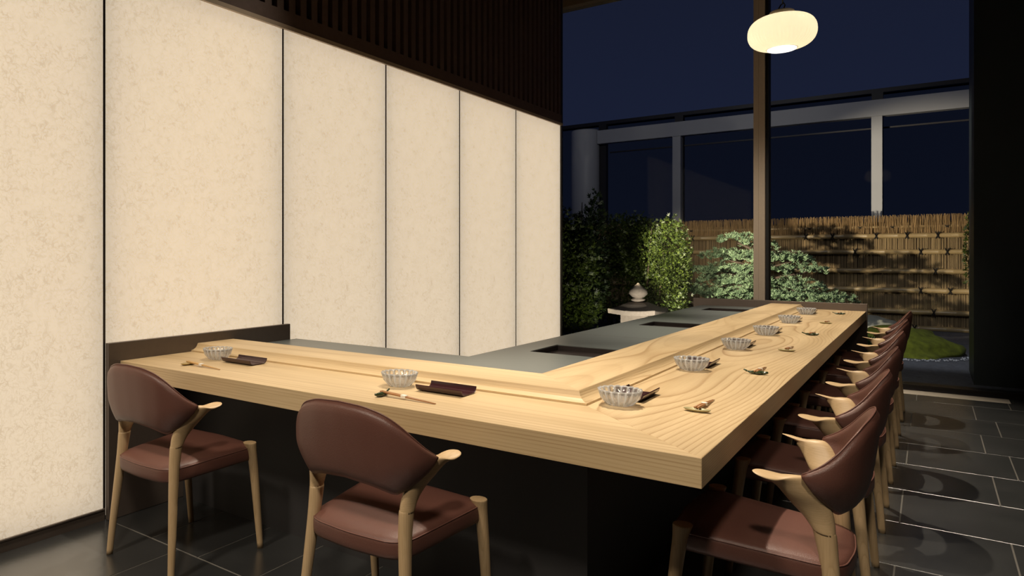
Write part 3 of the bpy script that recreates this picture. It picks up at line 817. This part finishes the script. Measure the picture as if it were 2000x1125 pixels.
def fence():
    X0, X1, Y0, H = -6.4, 2.6, 15.4, 1.925
    t = thing('bamboo_fence', ((X0+X1)/2, Y0, -.02), 'brown bamboo twig fence with horizontal split bamboo rails behind the pine', 'fence')
    xo = (X0+X1)/2
    rnd = random.Random(3)
    V, F = [], []
    def rod(x, y, z0, z1, w, lean=0.):
        i = len(V); x2 = x+lean
        for (cx_, z) in ((x, z0), (x2, z1)):
            V.extend([(cx_-w, y, z), (cx_, y-w*1.2, z), (cx_+w, y, z)])
        F.extend([(i, i+1, i+4, i+3), (i+1, i+2, i+5, i+4), (i+3, i+4, i+5), (i, i+2, i+5, i+3)])
    x = X0
    while x < X1:
        w = rnd.uniform(.0048, .0075)
        rod(x-xo, -.012+rnd.uniform(-.004, .004), .0, 1.82, w, rnd.uniform(-.006, .006)); x += w*2+.0025
    raw('twig_screen', V, F, M['twig'], t)
    V.clear(); F.clear()
    for k in range(2600):
        x = rnd.uniform(X0, X1)-xo
        z0 = 1.63+rnd.uniform(-.02, .02); rod(x, -.035+rnd.uniform(-.02, .012), z0, H+.02+rnd.uniform(-.03, .02), rnd.uniform(.0025, .0045), rnd.uniform(-.03, .03))
    raw('brush_top', V, F, M['brush'], t)
    bm = B((X0-xo, X1-xo, .0, .05, 0, 1.85)); obj('backing', bm, M['infill'], t)
    rails = [(1.749, .010), (1.60, .043), (1.325, .043), (.998, .044), (.672, .046), (.310, .047), (.034, .045)]
    for z, r in rails:
        bm = bmesh.new()
        pts, rs = [], []
        x = X0-xo
        nodes = []
        while x < X1-xo:
            L_ = rnd.uniform(.32, .46)
            for q, k_ in ((0, 1.0), (.012, 1.09), (.024, 1.0)):
                pts.append((x+q, -.030-r*.6, z)); rs.append(r*k_)
            nodes.append(x); x += L_
        pts.append((X1-xo, -.030-r*.6, z)); rs.append(r)
        tube(bm, pts, rs, 10)
        if r < .02: tube(bm, [(p[0], p[1]-.004, p[2]+.018) for p in pts], .008, 6)
        ro = obj('bamboo_rail', bm, M['bamboo'], t, True)
    ties = [(1.60, -3.66), (1.60, -2.85), (1.60, -1.75), (1.60, -1.35), (1.60, -.72), (1.60, -.30), (1.60, .10), (1.325, -3.2), (1.325, -1.02), (1.325, -.12), (1.325, .22),
            (.998, -3.6), (.998, .07), (.998, -1.5), (.672, -.12), (.672, .26), (.672, -3.1), (.310, -3.7), (.310, .05), (.034, -.2), (1.749, -3.7), (1.749, -2.5), (1.749, -1.7), (1.749, -.95), (1.749, -.5), (1.749, .22)]
    for z, x in ties:
        r = .045 if z < 1.7 else .012
        bm = bmesh.new()
        yy = -.030-r*1.75
        tube(bm, [(x-xo-.022, yy+r*.5, z+r*1.15), (x-xo, yy-.004, z), (x-xo+.022, yy+r*.5, z-r*1.15)], .0095, 6)
        tube(bm, [(x-xo+.022, yy+r*.5, z+r*1.15), (x-xo, yy-.006, z), (x-xo-.022, yy+r*.5, z-r*1.15)], .0095, 6)
        tube(bm, [(x-xo-.03, yy-.01, z+r*1.5), (x-xo, yy-.012, z+.004), (x-xo+.035, yy-.01, z+r*1.35)], .006, 5)
        obj('twine_tie', bm, M['tie'], t)
    return t
fence()

def leaf_cloud(name, blobs, n_, size, mat, parent, origin, seed, drop=.35, flat=.4):
    """sprays of scale leaves: small pointed blades on the outside of a set of ellipsoids"""
    rnd = random.Random(seed); V, F = [], []
    tot = sum(b_[1][0]*b_[1][2] for b_ in blobs)
    ox, oy, oz = origin
    for c_, r_ in blobs:
        for _ in range(int(n_*r_[0]*r_[2]/tot)):
            th = rnd.uniform(0, 2*PI); cz = rnd.uniform(-1, 1); sz = math.sqrt(1-cz*cz)
            d = Vector((sz*math.cos(th), sz*math.sin(th), cz)); k = rnd.uniform(.5, 1.0)+.18*rnd.random()**3
            p = Vector((c_[0]+d.x*r_[0]*k-ox, c_[1]+d.y*r_[1]*k-oy, c_[2]+d.z*r_[2]*k-oz))
            if p.z < .02-oz: continue
            g = Vector((d.x+rnd.uniform(-.6, .6), d.y+rnd.uniform(-.6, .6), d.z*.5+rnd.uniform(.0, .9))).normalized()
            s = size*rnd.uniform(.6, 1.4)
            a_ = g.cross(Vector((rnd.uniform(-1, 1), rnd.uniform(-1, 1), rnd.uniform(-1, 1)))).normalized()
            i = len(V)
            # a forked spray of three blades
            for q, (ang, ln) in enumerate(((0, 1.), (.6, .7), (-.6, .7))):
                dd = (g*math.cos(ang)+a_*math.sin(ang)); w = dd.cross(g.cross(a_)).normalized()*s*.11
                j = len(V); b0 = p+g*(s*.1*q)
                V.extend([tuple(b0), tuple(b0+dd*s*ln*.5+w), tuple(b0+dd*s*ln), tuple(b0+dd*s*ln*.5-w)])
                F.append((j, j+1, j+2, j+3))
    return raw(name, V, F, mat, parent)
def shrub(loc, blobs, n_, size, mat, label, seed, stems=3):
    t = thing('cypress_shrub', (loc[0], loc[1], -.02), label, 'shrub', 'shrubs outside the window')
    leaf_cloud('foliage', blobs, n_, size, mat, t, (loc[0], loc[1], -.02), seed)
    rnd = random.Random(seed+1); bm = bmesh.new()
    top = max(b_[0][2]+b_[1][2] for b_ in blobs)
    for k in range(stems):
        a_ = rnd.uniform(0, 6.28)
        tube(bm, [(.05*math.cos(a_), .05*math.sin(a_), 0), (.16*math.cos(a_), .16*math.sin(a_), top*.4), (.22*math.cos(a_+.4), .2*math.sin(a_+.4), top*.92)], [.022, .015, .006], 6)
    obj('stem', bm, M['bark'], t, True)
    return t
shrub((-4.55, 10.5), [((-4.62, 10.5, 1.45), (.62, .55, .55)), ((-4.45, 10.55, 1.05), (.62, .55, .5)), ((-4.55, 10.5, .55), (.52, .5, .5)), ((-4.25, 10.4, .45), (.48, .4, .42)), ((-4.25, 10.5, 1.25), (.34, .33, .33))],
      12000, .066, M['leaf'], 'tall green conifer shrub right beside the end of the lit wall', 11)
shrub((-4.40, 11.6), [((-4.26, 11.6, 1.9), (.10, .1, .42)), ((-4.40, 11.6, 1.8), (.16, .1, .22)), ((-4.42, 11.6, 1.35), (.34, .3, .4)), ((-4.40, 11.6, .8), (.32, .3, .7))],
      2600, .075, M['leaf_dark'], 'dark wispy conifer with thin top twigs against the white column', 12)
shrub((-4.5, 13.2), [((-4.75, 13.2, 1.40), (.5, .45, .62)), ((-4.22, 13.2, 1.38), (.48, .4, .62)), ((-4.5, 13.2, .6), (.80, .45, .7))],
      11000, .06, M['leaf'], 'dark green conifer shrub in shade behind the stone lantern', 13)
shrub((-3.50, 12.0), [((-3.62, 12.0, 1.34), (.32, .35, .50)), ((-3.22, 12.0, 1.28), (.30, .35, .56)), ((-3.32, 12.0, .62), (.36, .35, .55)), ((-3.10, 11.95, .95), (.20, .25, .35))],
      13000, .052, M['leaf'], 'bright green conifer shrub at the left end of the bamboo fence', 14)
tag(leaf_cloud('climbing_plant', [((.50, 15.20, 1.3), (.06, .04, .62))], 330, .06, M['leaf'], None, (0, 0, 0), 21),
    'small green climbing leaves on the fence beside the outer pillar', 'plant')
tag(leaf_cloud('low_plant', [((-.62, 10.55, .12), (.18, .16, .14))], 420, .06, M['leaf'], None, (0, 0, 0), 22), 'small yellow green plant on the gravel beyond the far chairs', 'plant')

# layered garden pine
def pine():
    bx, by = -2.15, 13.05
    t = thing('pine_tree', (bx, by, -.02), 'low spreading garden pine with flat needle pads in front of the bamboo fence', 'tree')
    rnd = random.Random(5); bm = bmesh.new()
    tr = [(0, 0, 0), (-.08, 0, .25), (.06, -.05, .55), (-.04, 0, .85), (.0, 0, 1.15), (-.05, 0, 1.45)]
    tube(bm, tr, [.10, .085, .07, .055, .04, .02], 9)
    pads = [(-.28, -.05, 1.52, .34, .11), (-.02, .1, 1.42, .30, .10), (-.45, -.05, 1.25, .42, .13), (-.05, 0, 1.22, .45, .14), (.42, 0, 1.20, .36, .12), (-.85, 0, .98, .32, .11),
            (-.42, -.1, 1.02, .42, .13), (.08, -.1, 1.02, .42, .13), (.62, .0, 1.04, .34, .12), (-.10, -.1, .82, .5, .12), (-.55, -.15, .84, .34, .11), (-.80, -.1, .66, .44, .15),
            (-.35, -.2, .62, .48, .15), (.12, -.2, .64, .46, .15), (.55, -.1, .78, .40, .15), (.62, -.15, .60, .50, .16), (1.0, -.05, .60, .34, .13), (.3, -.25, .48, .42, .12), (-.3, -.3, .50, .40, .1), (.85, -.2, .48, .3, .1)]
    for px_, py_, pz, r_, h_ in pads:
        z0 = max(.2, pz-.22)
        tube(bm, [(0, 0, z0), (px_*.5, py_*.5, pz-.12), (px_, py_, pz-.05), (px_+.2*r_, py_, pz-.02)], [.03, .022, .014, .006], 6)
    obj('trunk', bm, M['bark'], t, True)
    V, F = [], []
    for px_, py_, pz, r_, h_ in pads:
        h_ *= 1.2
        for _ in range(int(330*r_*r_*4)):
            a_ = rnd.uniform(0, 2*PI); q = math.sqrt(rnd.uniform(0, 1))
            zz = h_*(1-q*q)*rnd.uniform(.1, 1.0)-.04*rnd.random()+.035*math.sin(a_*5+px_*9)*q
            c_ = Vector((px_+r_*q*math.cos(a_), py_+r_*.85*q*math.sin(a_), pz+zz))
            if math.sin(c_.x*17+px_*3)*math.sin(c_.z*23+1)*math.sin(c_.y*15) > .28: continue
            up = Vector((math.cos(a_)*q*.5, math.sin(a_)*q*.5, 1)).normalized()
            for k in range(13):
                b2 = 2*PI*k/13+rnd.random(); el = rnd.uniform(-.1, 1.3)
                d = Vector((math.cos(b2)*math.cos(el), math.sin(b2)*math.cos(el), math.sin(el)))
                d = (d+up*.35).normalized(); L_ = rnd.uniform(.036, .054)
                w = d.cross(Vector((rnd.random(), rnd.random(), rnd.random()))).normalized()*.0055
                i = len(V); V.extend([tuple(c_-w), tuple(c_+w), tuple(c_+d*L_+w*.4), tuple(c_+d*L_-w*.4)]); F.append((i, i+1, i+2, i+3))
    raw('needles', V, F, M['needle'], t)
pine()

# stone lantern
sl = (-3.205, 10.4, -.02)
t = thing('stone_lantern', sl, 'squat granite garden lantern seen above the grey worktop, in front of the shrubs', 'lantern')
bm = bmesh.new(); lathe(bm, [(.05, 0), (.30, 0), (.31, .05), (.22, .08), (.16, .10), (.15, .12), (.05, .12)], 8); obj('base', bm, M['stone'], t)
bm = bmesh.new()
box(bm, -.185, .185, -.185, .185, .12, .425); obj('fire_box', bm, M['stone'], t)
bm = bmesh.new(); box(bm, -.085, .085, -.190, -.184, .16, .30); obj('opening', bm, M['infill'], t)  # dark slab on the face stands in for the shaded hollow
bm = bmesh.new()
R = []
for s, z in ((.20, .425), (.345, .430), (.350, .485), (.345, .495), (.25, .53), (.17, .575), (.115, .60), (.03, .605)):
    ring = []
    for k in range(24):
        a_ = 2*PI*k/24; q = 1/max(abs(math.cos(a_-.0)), abs(math.sin(a_-.0)))**.75
        lift = .022*max(0, (q-1)/.30) if s > .3 else 0
        ring.append((s*q*math.cos(a_), s*q*math.sin(a_), z+lift))
    R.append(ring)
rings(bm, R); obj('roof', bm, M['stone'], t)
bm = bmesh.new(); lathe(bm, [(.02, .60), (.08, .605), (.10, .635), (.095, .65), (.05, .66), (.08, .675), (.125, .72), (.12, .765), (.09, .80), (.04, .84), (.008, .875)], 20); obj('finial', bm, M['stone'], t, True)

# rocks, moss, pebbles
bm = bmesh.new(); blob(bm, (0, 0, .10), (.52, .36, .20), 4, .16, 3, 1.7)
tag(obj('boulder', bm, M['rock'], None, True, at=(-.78, 13.9, -.02)), 'low grey boulder at the foot of the fence beyond the counter end', 'rock')
bm = bmesh.new(); blob(bm, (0, 0, 0), (.55, .30, .20), 9, .18, 3, 2.)
tag(obj('boulder', bm, M['rock'], None, True, at=(-2.35, 12.0, .02)), 'flat grey rock under the lowest pine branches left of the mullion', 'rock')
bm = bmesh.new(); blob(bm, (0, 0, 0), (.68, .95, .30), 2, .14, 4, 2.2)
tag(obj('moss_mound', bm, M['moss'], None, True, at=(-.38, 12.0, -.02)), 'low green moss mound on the dark gravel right of the chairs', 'mound')
from mathutils import noise as nz_
bm = bmesh.new(); rnd = random.Random(9)
for k in range(240):
    a_ = rnd.uniform(PI*.9, 2.1*PI); q = rnd.uniform(.98, 1.12)
    x_, y_ = -.38+.80*q*math.cos(a_), 12.0+1.10*q*math.sin(a_)
    s_ = rnd.uniform(.007, .015)
    bmesh.ops.create_icosphere(bm, subdivisions=1, radius=s_, matrix=Matrix.Translation((x_, y_, -.012)))
tag(obj('white_pebbles', bm, M['pebble'], None, True), 'thin line of white pebbles around the moss mound', 'pebbles', None, 'stuff')

# building across the garden
bl = (-3.0, 17.2, -.02)
t = thing('glass_building', bl, 'dark glass building beyond the fence with a white beam and columns', 'building')
obj('glazing', at(B((-11, 4.5, 17.35, 17.5, 0, 4.42)), bl), M['facade'], t)
obj('roof_edge', at(B((-11, 4.5, 17.25, 17.55, 4.42, 4.50)), bl), M['facade_cap'], t)
obj('beam', at(B((-6.20, 4.5, 17.0, 17.2, 3.925, 4.245), bev=.006), bl), M['beam'], t)
for x in (-4.41, -.79, -8.0, 2.85):
    obj('column', at(B((x-.085, x+.085, 17.02, 17.18, 0, 3.925)), bl), M['beam'], t)
for x in (-8.0, -6.15, -4.41, -.79, 2.85):
    obj('post', at(B((x-.09, x+.09, 17.22, 17.36, 0, 4.42)), bl), M['facade_cap'], t)
bm = bmesh.new(); lathe(bm, [(.02, 0), (.33, 0), (.33, 4.28), (.31, 4.31), (.02, 4.31)], 40)
bmesh.ops.translate(bm, verts=bm.verts, vec=(-6.53+3.0, -.1, 0))
obj('round_column', bm, M['beam'], t, True)
obj('canopy_line', at(B((-6.0, 4.5, 17.30, 17.345, 3.72, 3.75)), bl), M['facade_cap'], t)
